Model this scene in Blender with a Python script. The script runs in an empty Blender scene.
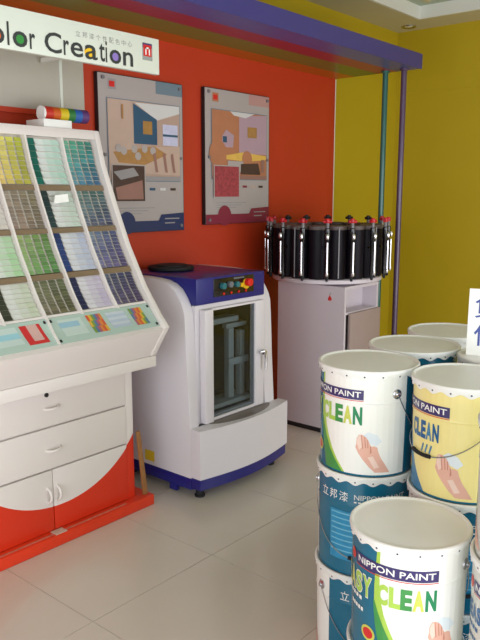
import bpy, bmesh, math, random
from mathutils import Vector, Matrix
random.seed(7)
PI = math.pi
S = bpy.context.scene
C = S.collection
R = math.radians

# ---------------------------------------------------------------- camera, world, lights, exposure
CAM_H, YAW, PITCH, FPX = 1.44, R(49.67), R(10.04), 712.9
cam_d = bpy.data.cameras.new('camera'); cam = bpy.data.objects.new('camera', cam_d); C.objects.link(cam)
cam.location = (0, 0, CAM_H)
cam.rotation_euler = (PI/2 - PITCH, 0, -YAW)
cam_d.sensor_fit = 'VERTICAL'; cam_d.sensor_height = 32.0; cam_d.lens = FPX/640*32.0
cam_d.clip_start = .02
S.camera = cam
S.view_settings.view_transform = 'Standard'; S.view_settings.look = 'None'
S.view_settings.gamma = 1; S.view_settings.use_curve_mapping = False
S.view_settings.exposure = 0.35
W = bpy.data.worlds.new('daylight'); S.world = W; W.use_nodes = True
W.node_tree.nodes['Background'].inputs[0].default_value = (.80, .90, 1.0, 1)
W.node_tree.nodes['Background'].inputs[1].default_value = 1.0

def area(name, loc, rot, sx, sy, power, col):
    l = bpy.data.lights.new(name, 'AREA'); l.shape = 'RECTANGLE'; l.size = sx; l.size_y = sy
    l.energy = power; l.color = col
    o = bpy.data.objects.new(name, l); C.objects.link(o); o.location = loc; o.rotation_euler = rot
    return o
# daylight coming in through the glazed shop front (behind the camera) and its side window
area('shopfront_daylight', (1.6, -1.55, .95), (R(90), 0, 0), 5.5, 1.75, 80, (1.0, .985, .985))
area('side_window_daylight', (-1.65, .2, 1.05), (R(90), 0, R(-90)), 3.0, 1.75, 40, (.97, .99, 1.0))

# ---------------------------------------------------------------- materials
def lin(c):
    c = c/255.0
    return c/12.92 if c <= .04045 else ((c+.055)/1.055)**2.4
def rgb(r, g, b): return (lin(r), lin(g), lin(b), 1)
MATS = {}
def mat(name, col, rough=.5, metal=0, var=.06, scale=14, bump=0, bscale=200, coat=0, spec=.5):
    if name in MATS: return MATS[name]
    m = bpy.data.materials.new(name); m.use_nodes = True; nt = m.node_tree; n = nt.nodes; L = nt.links
    b = n['Principled BSDF']; b.inputs['Roughness'].default_value = rough; b.inputs['Metallic'].default_value = metal
    b.inputs['Coat Weight'].default_value = coat; b.inputs['Specular IOR Level'].default_value = spec
    c = rgb(*col)
    if var:
        tc = n.new('ShaderNodeTexCoord'); no = n.new('ShaderNodeTexNoise'); no.inputs['Scale'].default_value = scale
        no.inputs['Detail'].default_value = 4
        mx = n.new('ShaderNodeMix'); mx.data_type = 'RGBA'
        mx.inputs[6].default_value = tuple(max(0, v*(1-var)) for v in c[:3])+(1,)
        mx.inputs[7].default_value = tuple(min(1, v*(1+var)) for v in c[:3])+(1,)
        L.new(tc.outputs['Object'], no.inputs['Vector']); L.new(no.outputs['Fac'], mx.inputs[0])
        L.new(mx.outputs[2], b.inputs['Base Color'])
        if bump:
            n2 = n.new('ShaderNodeTexNoise'); n2.inputs['Scale'].default_value = bscale
            L.new(tc.outputs['Object'], n2.inputs['Vector'])
            bp = n.new('ShaderNodeBump'); bp.inputs['Strength'].default_value = bump; bp.inputs['Distance'].default_value = .002
            L.new(n2.outputs['Fac'], bp.inputs['Height']); L.new(bp.outputs['Normal'], b.inputs['Normal'])
    else:
        b.inputs['Base Color'].default_value = c
    MATS[name] = m
    return m

def attr_mat(name, rough=.5):
    m = bpy.data.materials.new(name); m.use_nodes = True; nt = m.node_tree
    a = nt.nodes.new('ShaderNodeVertexColor'); a.layer_name = 'Col'
    b = nt.nodes['Principled BSDF']; b.inputs['Roughness'].default_value = rough
    nt.links.new(a.outputs['Color'], b.inputs['Base Color'])
    MATS[name] = m; return m

def glass_mat(name, tint, gloss=.12):
    m = bpy.data.materials.new(name); m.use_nodes = True; nt = m.node_tree; n = nt.nodes
    n.remove(n['Principled BSDF']); out = n['Material Output']
    t = n.new('ShaderNodeBsdfTransparent'); t.inputs[0].default_value = rgb(*tint)
    g = n.new('ShaderNodeBsdfGlossy'); g.inputs['Roughness'].default_value = .03
    f = n.new('ShaderNodeLayerWeight'); f.inputs[0].default_value = .5
    pw = n.new('ShaderNodeMath'); pw.operation = 'POWER'; pw.inputs[1].default_value = 4
    ad = n.new('ShaderNodeMath'); ad.operation = 'ADD'; ad.inputs[1].default_value = gloss; ad.use_clamp = True
    mx = n.new('ShaderNodeMixShader'); L = nt.links
    L.new(f.outputs['Facing'], pw.inputs[0]); L.new(pw.outputs[0], ad.inputs[0]); L.new(ad.outputs[0], mx.inputs[0]); L.new(t.outputs[0], mx.inputs[1]); L.new(g.outputs[0], mx.inputs[2])
    L.new(mx.outputs[0], out.inputs[0]); MATS[name] = m; return m

def wave_mat(name, white, red):
    """white lacquer with a red wave painted over the lower corners (a circle in the plane of the cabinet front)"""
    m = bpy.data.materials.new(name); m.use_nodes = True; nt = m.node_tree; n = nt.nodes; L = nt.links
    b = n['Principled BSDF']; b.inputs['Roughness'].default_value = .38
    g = n.new('ShaderNodeNewGeometry'); sp = n.new('ShaderNodeSeparateXYZ'); L.new(g.outputs['Position'], sp.inputs[0])
    def mth(op, a, bb):
        q = n.new('ShaderNodeMath'); q.operation = op
        for i, v in enumerate((a, bb)):
            if isinstance(v, (int, float)): q.inputs[i].default_value = v
            else: L.new(v, q.inputs[i])
        return q.outputs[0]
    dx = mth('SUBTRACT', sp.outputs['X'], 1.665); dz = mth('SUBTRACT', sp.outputs['Z'], .662)
    d2 = mth('ADD', mth('MULTIPLY', dx, dx), mth('MULTIPLY', dz, dz))
    f = mth('MULTIPLY', mth('GREATER_THAN', d2, .505*.505), mth('LESS_THAN', sp.outputs['Z'], .50))
    no = n.new('ShaderNodeTexNoise'); no.inputs['Scale'].default_value = 9
    mx = n.new('ShaderNodeMix'); mx.data_type = 'RGBA'; mx.inputs[6].default_value = rgb(*white); mx.inputs[7].default_value = rgb(*red)
    L.new(f, mx.inputs[0]); L.new(mx.outputs[2], b.inputs['Base Color']); MATS[name] = m; return m

mat('red_wall', (184, 52, 18), .55, var=.05, scale=3, bump=.15, bscale=300)
mat('yellow_wall', (186, 162, 18), .6, var=.04, scale=3, bump=.15, bscale=300)
mat('plain_wall', (225, 222, 212), .7, var=.03, scale=3)
mat('ceiling_white', (196, 188, 150), .8, var=.03, scale=4)
mat('ceiling_sheet', (170, 185, 165), .6, var=.25, scale=30)
mat('tile', (214, 204, 192), .27, var=.03, scale=5, coat=.2)
mat('grout', (150, 140, 128), .8, var=.06)
mat('beam_blue', (64, 58, 122), .35)
mat('beam_navy', (72, 78, 150), .35)
mat('beam_crimson', (150, 40, 70), .35)
mat('beam_green', (105, 120, 50), .35)
mat('beam_orange', (190, 104, 26), .4)
mat('pole_teal', (40, 100, 92), .28, coat=.3)
mat('pole_purple', (84, 64, 92), .3, coat=.3)
mat('white_lacquer', (230, 222, 218), .38, var=.03, scale=4)
mat('white_board', (226, 226, 218), .45, var=.03, scale=4)
mat('board_grey', (180, 176, 164), .5, var=.03)
mat('sign_white', (216, 221, 210), .35, var=.02)
wave_mat('cabinet_paint', (230, 222, 218), (216, 52, 24))
mat('plinth_red', (224, 58, 26), .35, var=.12, scale=20)
mat('scuffed_edge', (205, 120, 100), .6, var=.35, scale=40)
mat('tape', (205, 190, 175), .5, var=.1)
mat('raw_wood', (150, 104, 58), .7, var=.25, scale=40)
mat('steel', (190, 190, 195), .25, metal=1, var=.03)
mat('chrome', (225, 225, 230), .1, metal=1, var=0)
mat('gap_shade_brown', (128, 108, 82), .6, var=.12)
mat('rack_back', (214, 206, 194), .6)
mat('mint_board', (176, 196, 186), .18, var=.04, scale=6)
mat('dark', (26, 26, 30), .5)
mat('black_gloss', (14, 13, 18), .18, coat=.4)
mat('shaker_white', (222, 216, 222), .42, var=.02)
mat('shaker_blue', (32, 32, 116), .3, var=.05)
mat('shaker_inner', (78, 80, 90), .5)
mat('shaker_frame', (176, 184, 188), .4)
mat('drip_grey', (120, 110, 104), .4)
mat('rubber', (18, 20, 24), .7)
mat('btn_red', (215, 30, 32), .3, var=0); mat('btn_yellow', (226, 180, 30), .35, var=0)
mat('btn_teal', (40, 110, 120), .35, var=0); mat('btn_grey', (110, 112, 120), .35, var=0)
mat('sticker_yellow', (226, 190, 40), .5)
mat('dispenser_white', (206, 196, 204), .45, var=.02)
mat('dispenser_panel', (158, 138, 134), .5, var=.05)
mat('canister', (16, 9, 20), .5, var=.1, spec=.2)
mat('canister_rim', (96, 84, 82), .5)
mat('seam_grey', (120, 116, 120), .3)
mat('cap_red', (190, 24, 38), .35)
mat('bucket_white', (240, 241, 236), .3, var=.02)
mat('lid_grey', (240, 236, 232), .42, var=.05, scale=10)
mat('lid_white', (235, 236, 232), .3, var=.04, scale=30)
mat('bucket_teal', (26, 106, 136), .25, var=.08, scale=8)
mat('bucket_cream', (240, 226, 150), .3, var=.03)
mat('bucket_pale', (206, 208, 200), .3, var=.03)
mat('navy_print', (58, 48, 104), .3, var=0); mat('red_print', (206, 40, 44), .3, var=0)
mat('white_print', (240, 242, 238), .3, var=0)
mat('blue_box_print', (40, 140, 185), .3, var=.25, scale=60)
mat('sky_print', (120, 190, 215), .3, var=0)
mat('blue_print', (24, 96, 150), .3, var=0); mat('light_blue_print', (70, 130, 170), .3, var=.1)
mat('green_print', (66, 146, 76), .3, var=.25, scale=25); mat('lime_print', (170, 206, 84), .3, var=.05)
mat('dkgreen_print', (22, 132, 84), .3, var=0); mat('yelgreen_print', (200, 206, 92), .3, var=0)
mat('skin_print', (226, 176, 158), .35, var=.08, scale=30); mat('skin_light_print', (238, 208, 194), .35, var=.05)
mat('skin_line_print', (196, 130, 112), .35, var=0); mat('sky_pale_print', (222, 232, 238), .35, var=.03)
mat('pale_green_print', (206, 226, 196), .35, var=.04)
mat('hole', (40, 60, 80), .6, var=0)
mat('ink', (50, 54, 54), .4, var=0); mat('ink_grey', (150, 152, 150), .4, var=0)
mat('orange_print', (226, 100, 40), .4, var=0); mat('sign_green', (48, 140, 58), .4, var=0)
mat('sign_yellow', (238, 190, 30), .4, var=0); mat('sign_purple', (140, 116, 190), .4, var=0)
mat('price_blue', (60, 78, 150), .5, var=0)
mat('paper', (238, 238, 234), .6, var=.02)
attr_mat('chip_colours', .45)
glass_mat('door_glass', (222, 227, 229), .03)
glass_mat('shop_glass', (245, 250, 250), .0)

# ---------------------------------------------------------------- mesh helpers
def wloc(o):
    v = Vector((0, 0, 0))
    while o is not None: v += o.location; o = o.parent
    return v

class MB:
    """collects geometry given in world metres; build() links it as one mesh object"""
    def __init__(s): s.v = []; s.f = []; s.m = []; s.cm = None; s.mats = []; s.cols = []; s.col = None
    def use(s, name):
        if name not in s.mats: s.mats.append(name)
        s.cm = s.mats.index(name); return s
    def face(s, idx): s.f.append(tuple(idx)); s.m.append(s.cm or 0); s.cols.append(s.col)
    def quad(s, pts):
        k = len(s.v); s.v += [tuple(p) for p in pts]; s.face(range(k, k+len(pts))); return s
    def box(s, x0, x1, y0, y1, z0, z1):
        k = len(s.v)
        s.v += [(x, y, z) for z in (z0, z1) for y in (y0, y1) for x in (x0, x1)]
        for q in ((0,2,3,1),(4,5,7,6),(0,1,5,4),(2,6,7,3),(0,4,6,2),(1,3,7,5)): s.face([k+i for i in q])
        return s
    def prism(s, pts, axis, a, b):
        """extrude a closed 2D outline along axis; pts are the two other coords in xyz order"""
        n = len(pts); k = len(s.v)
        def mk(p, t):
            return (t, p[0], p[1]) if axis == 'x' else (p[0], t, p[1]) if axis == 'y' else (p[0], p[1], t)
        s.v += [mk(p, a) for p in pts]+[mk(p, b) for p in pts]
        for i in range(n): s.face((k+i, k+(i+1)%n, k+n+(i+1)%n, k+n+i))
        s.face([k+i for i in range(n)][::-1]); s.face([k+n+i for i in range(n)])
        return s
    def lathe(s, prof, cx=0, cy=0, seg=32, cap=True):
        k = len(s.v); n = len(prof)
        for i in range(seg):
            a = 2*PI*i/seg
            s.v += [(cx+r*math.cos(a), cy+r*math.sin(a), z) for r, z in prof]
        for i in range(seg):
            j = (i+1) % seg
            for t in range(n-1): s.face((k+i*n+t, k+j*n+t, k+j*n+t+1, k+i*n+t+1))
        if cap:
            s.face([k+i*n for i in range(seg)][::-1]); s.face([k+i*n+n-1 for i in range(seg)])
        return s
    def tube(s, pts, r, seg=8, closed=False):
        pts = [Vector(p) for p in pts]; k = len(s.v); n = len(pts); u = None
        for i, p in enumerate(pts):
            d = (pts[min(i+1, n-1)]-pts[max(i-1, 0)]).normalized()
            if u is None: u = d.orthogonal().normalized()
            u = (u-d*u.dot(d)).normalized(); w = d.cross(u)
            rr = r[i] if isinstance(r, (list, tuple)) else r
            for q in range(seg):
                a = 2*PI*q/seg; s.v.append(tuple(p+rr*(math.cos(a)*u+math.sin(a)*w)))
        for i in range(n-1):
            for q in range(seg):
                b = (q+1) % seg; s.face((k+i*seg+q, k+i*seg+b, k+(i+1)*seg+b, k+(i+1)*seg+q))
        s.face([k+q for q in range(seg)][::-1]); s.face([k+(n-1)*seg+q for q in range(seg)])
        return s
    def disc_y(s, cx, cz, r, y0, y1, seg=20):
        return s.prism([(cx+r*math.cos(2*PI*i/seg), cz+r*math.sin(2*PI*i/seg)) for i in range(seg)], 'y', y0, y1)
    def build(s, name, material=None, parent=None, bevel=0, smooth=None, fix=True):
        off = wloc(parent) if parent else Vector((0, 0, 0))
        me = bpy.data.meshes.new(name)
        me.from_pydata([tuple(Vector(p)-off) for p in s.v], [], s.f)
        names = s.mats or [material]
        for q in names: me.materials.append(MATS[q])
        for p, i in zip(me.polygons, s.m): p.material_index = i
        if any(c is not None for c in s.cols):
            ca = me.color_attributes.new('Col', 'FLOAT_COLOR', 'CORNER')
            for p in me.polygons:
                c = s.cols[p.index] or (1, 1, 1, 1)
                for li in p.loop_indices: ca.data[li].color = c
        if bevel or fix:
            bm = bmesh.new(); bm.from_mesh(me)
            if fix: bmesh.ops.recalc_face_normals(bm, faces=bm.faces)
            if bevel:
                bmesh.ops.remove_doubles(bm, verts=bm.verts, dist=1e-6)
                es = [e for e in bm.edges if len(e.link_faces) == 2 and e.calc_face_angle(0) > .6]
                bmesh.ops.bevel(bm, geom=es, offset=bevel, segments=2, affect='EDGES', profile=.6, clamp_overlap=True)
            bm.to_mesh(me); bm.free()
        if smooth or bevel:
            for p in me.polygons: p.use_smooth = True
            me.set_sharp_from_angle(angle=R(smooth or 35))
        o = bpy.data.objects.new(name, me); C.objects.link(o)
        if parent: o.parent = parent
        return o

def thing(name, label, cat, loc=(0, 0, 0), group=None, rotz=0):
    o = bpy.data.objects.new(name, None); C.objects.link(o); o.location = loc; o.rotation_euler = (0, 0, rotz)
    o.empty_display_size = .1
    o['label'] = label; o['category'] = cat
    if group: o['group'] = group
    return o
def tag(o, label, cat, group=None):
    o['label'] = label; o['category'] = cat
    if group: o['group'] = group
    return o
def struct(o): o['kind'] = 'structure'; return o
def bx(name, m, parent, x0, x1, y0, y1, z0, z1, bevel=0):
    return MB().box(x0, x1, y0, y1, z0, z1).build(name, m, parent, bevel=bevel)

# lettering -> flat 2D triangles normalised to a box
_tc = {}
def glyphs(text, bold=0):
    key = (text, bold)
    if key in _tc: return _tc[key]
    cu = bpy.data.curves.new('lettering', 'FONT'); cu.body = text; cu.size = 1; cu.resolution_u = 3; cu.offset = bold
    o = bpy.data.objects.new('lettering', cu); C.objects.link(o)
    dg = bpy.context.evaluated_depsgraph_get(); dg.update()
    me = bpy.data.meshes.new_from_object(o.evaluated_get(dg))
    V = [(v.co.x, v.co.y) for v in me.vertices]; F = [tuple(p.vertices) for p in me.polygons]
    bpy.data.objects.remove(o); bpy.data.curves.remove(cu); bpy.data.meshes.remove(me)
    if not V: V = [(0, 0), (1, 0), (1, 1), (0, 1)]; F = [(0, 1, 2, 3)]
    xs = [v[0] for v in V]; ys = [v[1] for v in V]
    x0, x1, y0, y1 = min(xs), max(xs), min(ys), max(ys)
    V = [((x-x0)/max(x1-x0, 1e-6), (y-y0)/max(y1-y0, 1e-6)) for x, y in V]
    _tc[key] = (V, F, (x1-x0)/max(y1-y0, 1e-6)); return _tc[key]
def text_flat(mb, text, x0, x1, z0, z1, y, bold=0):
    """lettering on a plane facing -Y"""
    V, F, _ = glyphs(text, bold); k = len(mb.v)
    mb.v += [(x0+u*(x1-x0), y, z0+v*(z1-z0)) for u, v in V]
    for f in F: mb.face([k+i for i in f])

# ---------------------------------------------------------------- room shell
XL, XR, YF, YB, ZC = -1.6, 5.36, -1.5, 2.9, 2.695
floor = struct(bx('floor', 'grout', None, XL-.1, XR+.1, YF-.1, YB+.1, -.06, -.003))
T = .6; GX, GY = 1.367, 1.819
me = None
for i in range(-6, 8):
    for j in range(-8, 3):
        x0, x1 = GX+i*T, GX+(i+1)*T; y0, y1 = GY+j*T, GY+(j+1)*T
        cx0, cx1, cy0, cy1 = max(x0, XL), min(x1, XR), max(y0, YF), min(y1, YB)
        if cx1-cx0 < .02 or cy1-cy0 < .02: continue
        full = cx1-cx0 > T-1e-4 and cy1-cy0 > T-1e-4
        if full and me:
            o = bpy.data.objects.new('tile', me); C.objects.link(o); o.parent = floor; o.location = (x0, y0, 0)
        else:
            m_ = MB(); g = .0012
            m_.box(g, cx1-cx0-g, g, cy1-cy0-g, -.004, 0)
            o = m_.build('tile', 'tile', None); o.parent = floor; o.location = (cx0, cy0, 0)
            if full: me = o.data

wall_back = struct(bx('wall_back', 'yellow_wall', None, XL, XR, YB, YB+.1, 0, ZC+.5))
XE = 4.444
bx('red_panel', 'red_wall', wall_back, XL, XE, YB-.012, YB, 0, 2.24)
bx('panel_edge', 'white_board', wall_back, XE, XE+.008, YB-.014, YB, 0.0, 2.235)
wall_right = struct(bx('wall_right', 'yellow_wall', None, XR, XR+.1, YF, YB, 0, ZC+.5))
bx('upper_sheet', 'yellow_wall', wall_right, XR-.004, XR, YF, YB-.001, 2.226, ZC)
ml = MB()
ml.box(XL-.1, XL, YF, -1.35, 0, ZC+.5); ml.box(XL-.1, XL, 1.8, YB, 0, ZC+.5)
ml.box(XL-.1, XL, -1.35, 1.8, 0, .15); ml.box(XL-.1, XL, -1.35, 1.8, 2.15, ZC+.5)
wall_left = struct(ml.build('wall_left', 'plain_wall'))
mf = MB()
mf.box(XL, -1.2, YF-.1, YF, 0, ZC+.5); mf.box(4.4, XR, YF-.1, YF, 0, ZC+.5)
mf.box(-1.2, 4.4, YF-.1, YF, 2.15, ZC+.5)
wall_front = struct(mf.build('wall_front', 'plain_wall'))
mw = MB()
for x in (-1.2, .2, 1.6, 3.0, 4.36): mw.box(x, x+.04, YF-.08, YF-.02, 0, 2.15)
mw.box(-1.2, 4.4, YF-.08, YF-.02, 2.11, 2.15); mw.box(-1.2, 4.4, YF-.08, YF-.02, 0, .05)
window_1 = struct(mw.build('window_1', 'steel'))
mw = MB()
for y in (-1.35, .18, 1.76): mw.box(XL-.08, XL-.02, y, y+.04, .15, 2.15)
mw.box(XL-.08, XL-.02, -1.35, 1.8, 2.11, 2.15); mw.box(XL-.08, XL-.02, -1.35, 1.8, .15, .19)
window_2 = struct(mw.build('window_2', 'steel'))

# ceiling: flat border round a raised tray with white edge boards
cx1, cy1 = 5.05, 2.575
mc = MB()
mc.box(XL, XR, cy1, YB, ZC, ZC+.04); mc.box(cx1, XR, YF, cy1, ZC, ZC+.04)
mc.box(XL, cx1, YF, -1.1, ZC, ZC+.04); mc.box(XL, -1.0, -1.1, cy1, ZC, ZC+.04)
ceiling = struct(mc.build('ceiling', 'ceiling_white'))
mt = MB(); zt = ZC+.085
mt.box(-1.0, cx1, cy1-.02, cy1-.001, ZC-.004, zt); mt.box(cx1-.02, cx1-.001, -1.1, cy1-.02, ZC-.004, zt)
mt.box(-1.0, cx1, -1.099, -1.08, ZC-.004, zt); mt.box(-.999, -.98, -1.08, cy1-.02, ZC-.004, zt)
mt.build('tray_edge', 'white_board', ceiling)
bx('tray_top', 'ceiling_sheet', ceiling, -1.0, cx1, -1.1, cy1, zt, zt+.04)
for k in range(10):
    y = cy1-.12-k*.18
    bx('ceiling_batten', 'ceiling_white', ceiling, -1.0, cx1-.12, y-.03, y, zt-.012, zt)

# rainbow soffit beam along the back wall
ZB = 2.238; YO = 2.232
trim = struct(bx('trim_1', 'beam_blue', None, XL, XE, YO, YB, ZB+.004, ZB+.088))
trim['label'] = 'purple blue soffit beam with rainbow striped underside along the red wall'
bx('fascia', 'beam_blue', trim, XL, XE+.003, YO-.004, YO, ZB-.003, ZB+.09)
for nm, ya, yb in (('beam_navy', YO, 2.40), ('beam_crimson', 2.40, 2.545), ('beam_green', 2.545, 2.73), ('beam_orange', 2.73, YB-.012)):
    bx('underside_stripe', nm, trim, XL, XE, ya, yb, ZB, ZB+.004)

def pole(x, y, m, label):
    t = thing('support_pole', label, 'pole', (x, y, 0), 'poles under the beam end')
    MB().lathe([(.019, .004), (.019, ZB-.012)], x, y, 20).build('shaft', m, t, smooth=40)
    MB().lathe([(.034, 0), (.034, .006), (.022, .010)], x, y, 20).build('floor_flange', 'steel', t, smooth=30)
    MB().lathe([(.022, ZB-.014), (.03, ZB-.008), (.03, ZB-.001)], x, y, 20).build('top_flange', m, t, smooth=30)
pole(4.38, 2.455, 'pole_teal', 'slim teal green metal pole, the left of two poles under the beam end')
pole(4.38, 2.320, 'pole_purple', 'slim dark purple metal pole, the right of two poles under the beam end')

t = thing('ceiling_downlight', 'small round recessed spotlight in the ceiling corner above the yellow wall', 'light', (5.2, 2.73, ZC))
MB().lathe([(.030, ZC-.002), (.052, ZC-.010), (.056, ZC-.004), (.056, ZC)], 5.2, 2.73, 24).build('ring', 'steel', t, smooth=30)
MB().lathe([(.001, ZC-.003), (.029, ZC-.003), (.029, ZC-.001)], 5.2, 2.73, 24).build('lens', 'lid_grey', t, smooth=30)

# ---------------------------------------------------------------- colour card display
DX0, DX1 = 1.155, 2.10
CX0, CX1 = 1.19, 2.07
disp = thing('color_card_display', 'white colour card display cabinet with sloping swatch rack and red wave base', 'display cabinet', (1.63, 2.6, 0))
PROF = [(2.611, 1.717), (2.57, 1.567), (2.496, 1.391), (2.416, 1.217), (2.317, 1.047), (2.225, .928), (2.177, .877)]
def surf(z, off=.03):
    for (ya, za), (yb, zb) in zip(PROF, PROF[1:]):
        if zb <= z <= za: return yb+(ya-yb)*(z-zb)/(za-zb)+off
    return (PROF[0][0] if z > PROF[0][1] else PROF[-1][0])+off
# plinth
mp = MB(); mp.box(1.115, 2.147, 2.350, 2.87, 0, .052)
mp.build('plinth', 'plinth_red', disp, bevel=.008)
bx('worn_edge', 'scuffed_edge', disp, 1.20, 1.99, 2.362, 2.374, .0515, .0532)
bx('tape_patch', 'tape', disp, 1.60, 1.655, 2.353, 2.392, .0515, .0545)
# cabinet carcass
mb = MB()
mb.box(CX0, 2.069, 2.412, 2.87, .052, .688)
body = mb.build('cabinet_body', 'white_lacquer', disp)
bx('stile', 'cabinet_paint', disp, 2.027, 2.070, 2.400, 2.412, .052, .688, .002)
bx('stile', 'cabinet_paint', disp, CX0, 1.230, 2.400, 2.412, .052, .688, .002)
def bow_handle(parent, p0, p1, out=.028, r=.006):
    a, b = Vector(p0), Vector(p1); pts = []
    for i in range(11):
        u = i/10; h = math.sin(PI*u)**.5 if 0 < u < 1 else 0
        pts.append(a.lerp(b, u)+Vector((0, -out*h, 0)))
    MB().tube(pts, r, 8).build('handle', 'white_lacquer', parent, smooth=60)
for k, (z0, z1, hz) in enumerate(((.507, .684, .585), (.325, .499, .408))):
    d = bx('drawer', 'cabinet_paint', disp, 1.234, 2.023, 2.394, 2.412, z0, z1, .003)
    bow_handle(d, (1.600, 2.396, hz-.003), (1.668, 2.396, hz+.003))
    if k == 0: MB().disc_y(1.612, .641, .009, 2.389, 2.396).build('lock', 'dark', d)
for x0, x1, hx in ((1.234, 1.6225, 1.597), (1.6265, 2.023, 1.643)):
    d = bx('door', 'cabinet_paint', disp, x0, x1, 2.394, 2.412, .056, .318, .003)
    bow_handle(d, (hx, 2.396, .182), (hx, 2.396, .246))
# ledge slab, front fascia, rack
bx('ledge', 'white_lacquer', disp, DX0, DX1, 2.268, 2.87, .690, .738, .003)
mb = MB(); mb.prism([(2.186, .870), (2.206, .884), (2.302, .739), (2.278, .739)], 'x', CX0+.001, CX1)
mb.build('front_fascia', 'white_lacquer', disp)
for x0, x1 in ((CX1+.001, DX1), (DX0, CX0)):
    pts = PROF+[(2.268, .739), (2.87, .739), (2.87, 1.717)]
    MB().prism(pts, 'x', x0, x1).build('side_panel', 'white_lacquer', disp, bevel=.006)
zz = [1.70-.02*i for i in range(42)]
mb = MB()
for a, b in zip(zz, zz[1:]):
    if b < .88: break
    mb.quad([(CX0, surf(a, .05), a), (CX1, surf(a, .05), a), (CX1, surf(b, .05), b), (CX0, surf(b, .05), b)])
mb.quad([(CX0, 2.85, 1.70), (CX1, 2.85, 1.70), (CX1, 2.85, .74), (CX0, 2.85, .74)])
mb.build('rack_back', 'rack_back', disp, smooth=30, fix=False)
mb = MB(); mb.prism([(surf(1.676, 0), 1.676), (2.611, 1.717), (2.86, 1.717), (2.86, 1.676)], 'x', CX0, CX1+.001)
mb.build('top_rail', 'white_lacquer', disp, bevel=.004)
COLX = [1.19, 1.37, 1.548, 1.715, 1.895, 2.07]
ROWZ = [(1.668, 1.478), (1.452, 1.304), (1.280, 1.130), (1.105, .984)]
def strip_on_surface(mb, x0, x1, z0, z1, off, thick, n=8):
    zs = [z0+(z1-z0)*i/n for i in range(n+1)]
    k = len(mb.v)
    for z in zs:
        y = surf(z, off)
        mb.v += [(x0, y, z), (x1, y, z), (x1, y+thick, z), (x0, y+thick, z)]
    for i in range(n):
        for q in range(4):
            mb.face((k+i*4+q, k+i*4+(q+1) % 4, k+(i+1)*4+(q+1) % 4, k+(i+1)*4+q))
    mb.face((k, k+1, k+2, k+3)); mb.face((k+n*4+3, k+n*4+2, k+n*4+1, k+n*4))
for x in COLX[1:-1]:
    mb = MB(); strip_on_surface(mb, x-.0045, x+.0045, 1.676, .974, .006, .044, 22)
    mb.build('divider', 'white_lacquer', disp, smooth=30)
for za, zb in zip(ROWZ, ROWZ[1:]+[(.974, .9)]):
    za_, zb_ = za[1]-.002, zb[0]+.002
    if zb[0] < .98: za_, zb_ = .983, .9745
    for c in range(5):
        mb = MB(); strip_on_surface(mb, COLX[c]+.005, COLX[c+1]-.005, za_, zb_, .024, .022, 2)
        mb.build('row_gap_strip', 'gap_shade_brown' if zb[0] > .98 else 'white_lacquer', disp)  # brown strips paint in the shadow of the gaps between swatch rows
mb = MB(); 
def hsv(h, s, v):
    import colorsys
    r, g, b = colorsys.hsv_to_rgb(h % 1, max(0, min(1, s*.74)), max(0, min(1, v)))
    return (lin(r*255), lin(g*255), lin(b*255), 1)
# kind: ('chips', hue top, hue bottom, sat, value) or ('cards', spine rgb, tint hue, tint sat)
CELLS = {
 (0, 0): ('cards', (150, 90, 40), .08, .10), (0, 1): ('cards', (160, 120, 60), .12, .10), (0, 2): ('chips', .14, .125, .85, .80),
 (0, 3): ('cards', (14, 100, 84), .42, .12), (0, 4): ('chips', .43, .54, .72, .58),
 (1, 0): ('chips', .05, .03, .5, .6), (1, 1): ('cards', (90, 70, 50), .1, .06), (1, 2): ('chips', .09, .06, .38, .56),
 (1, 3): ('cards', (40, 62, 62), .35, .05), (1, 4): ('chips', .45, .62, .35, .48),
 (2, 0): ('chips', .15, .2, .5, .7), (2, 1): ('cards', (60, 120, 50), .30, .16), (2, 2): ('chips', .22, .27, .60, .62),
 (2, 3): ('cards', (40, 60, 110), .62, .10), (2, 4): ('chips', .60, .68, .42, .55),
 (3, 0): ('chips', .1, .1, .3, .5), (3, 1): ('cards', (60, 64, 48), .22, .08), (3, 2): ('chips', .18, .12, .40, .46),
 (3, 3): ('cards', (42, 48, 84), .75, .07), (3, 4): ('chips', .63, .72, .42, .44)}
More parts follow.
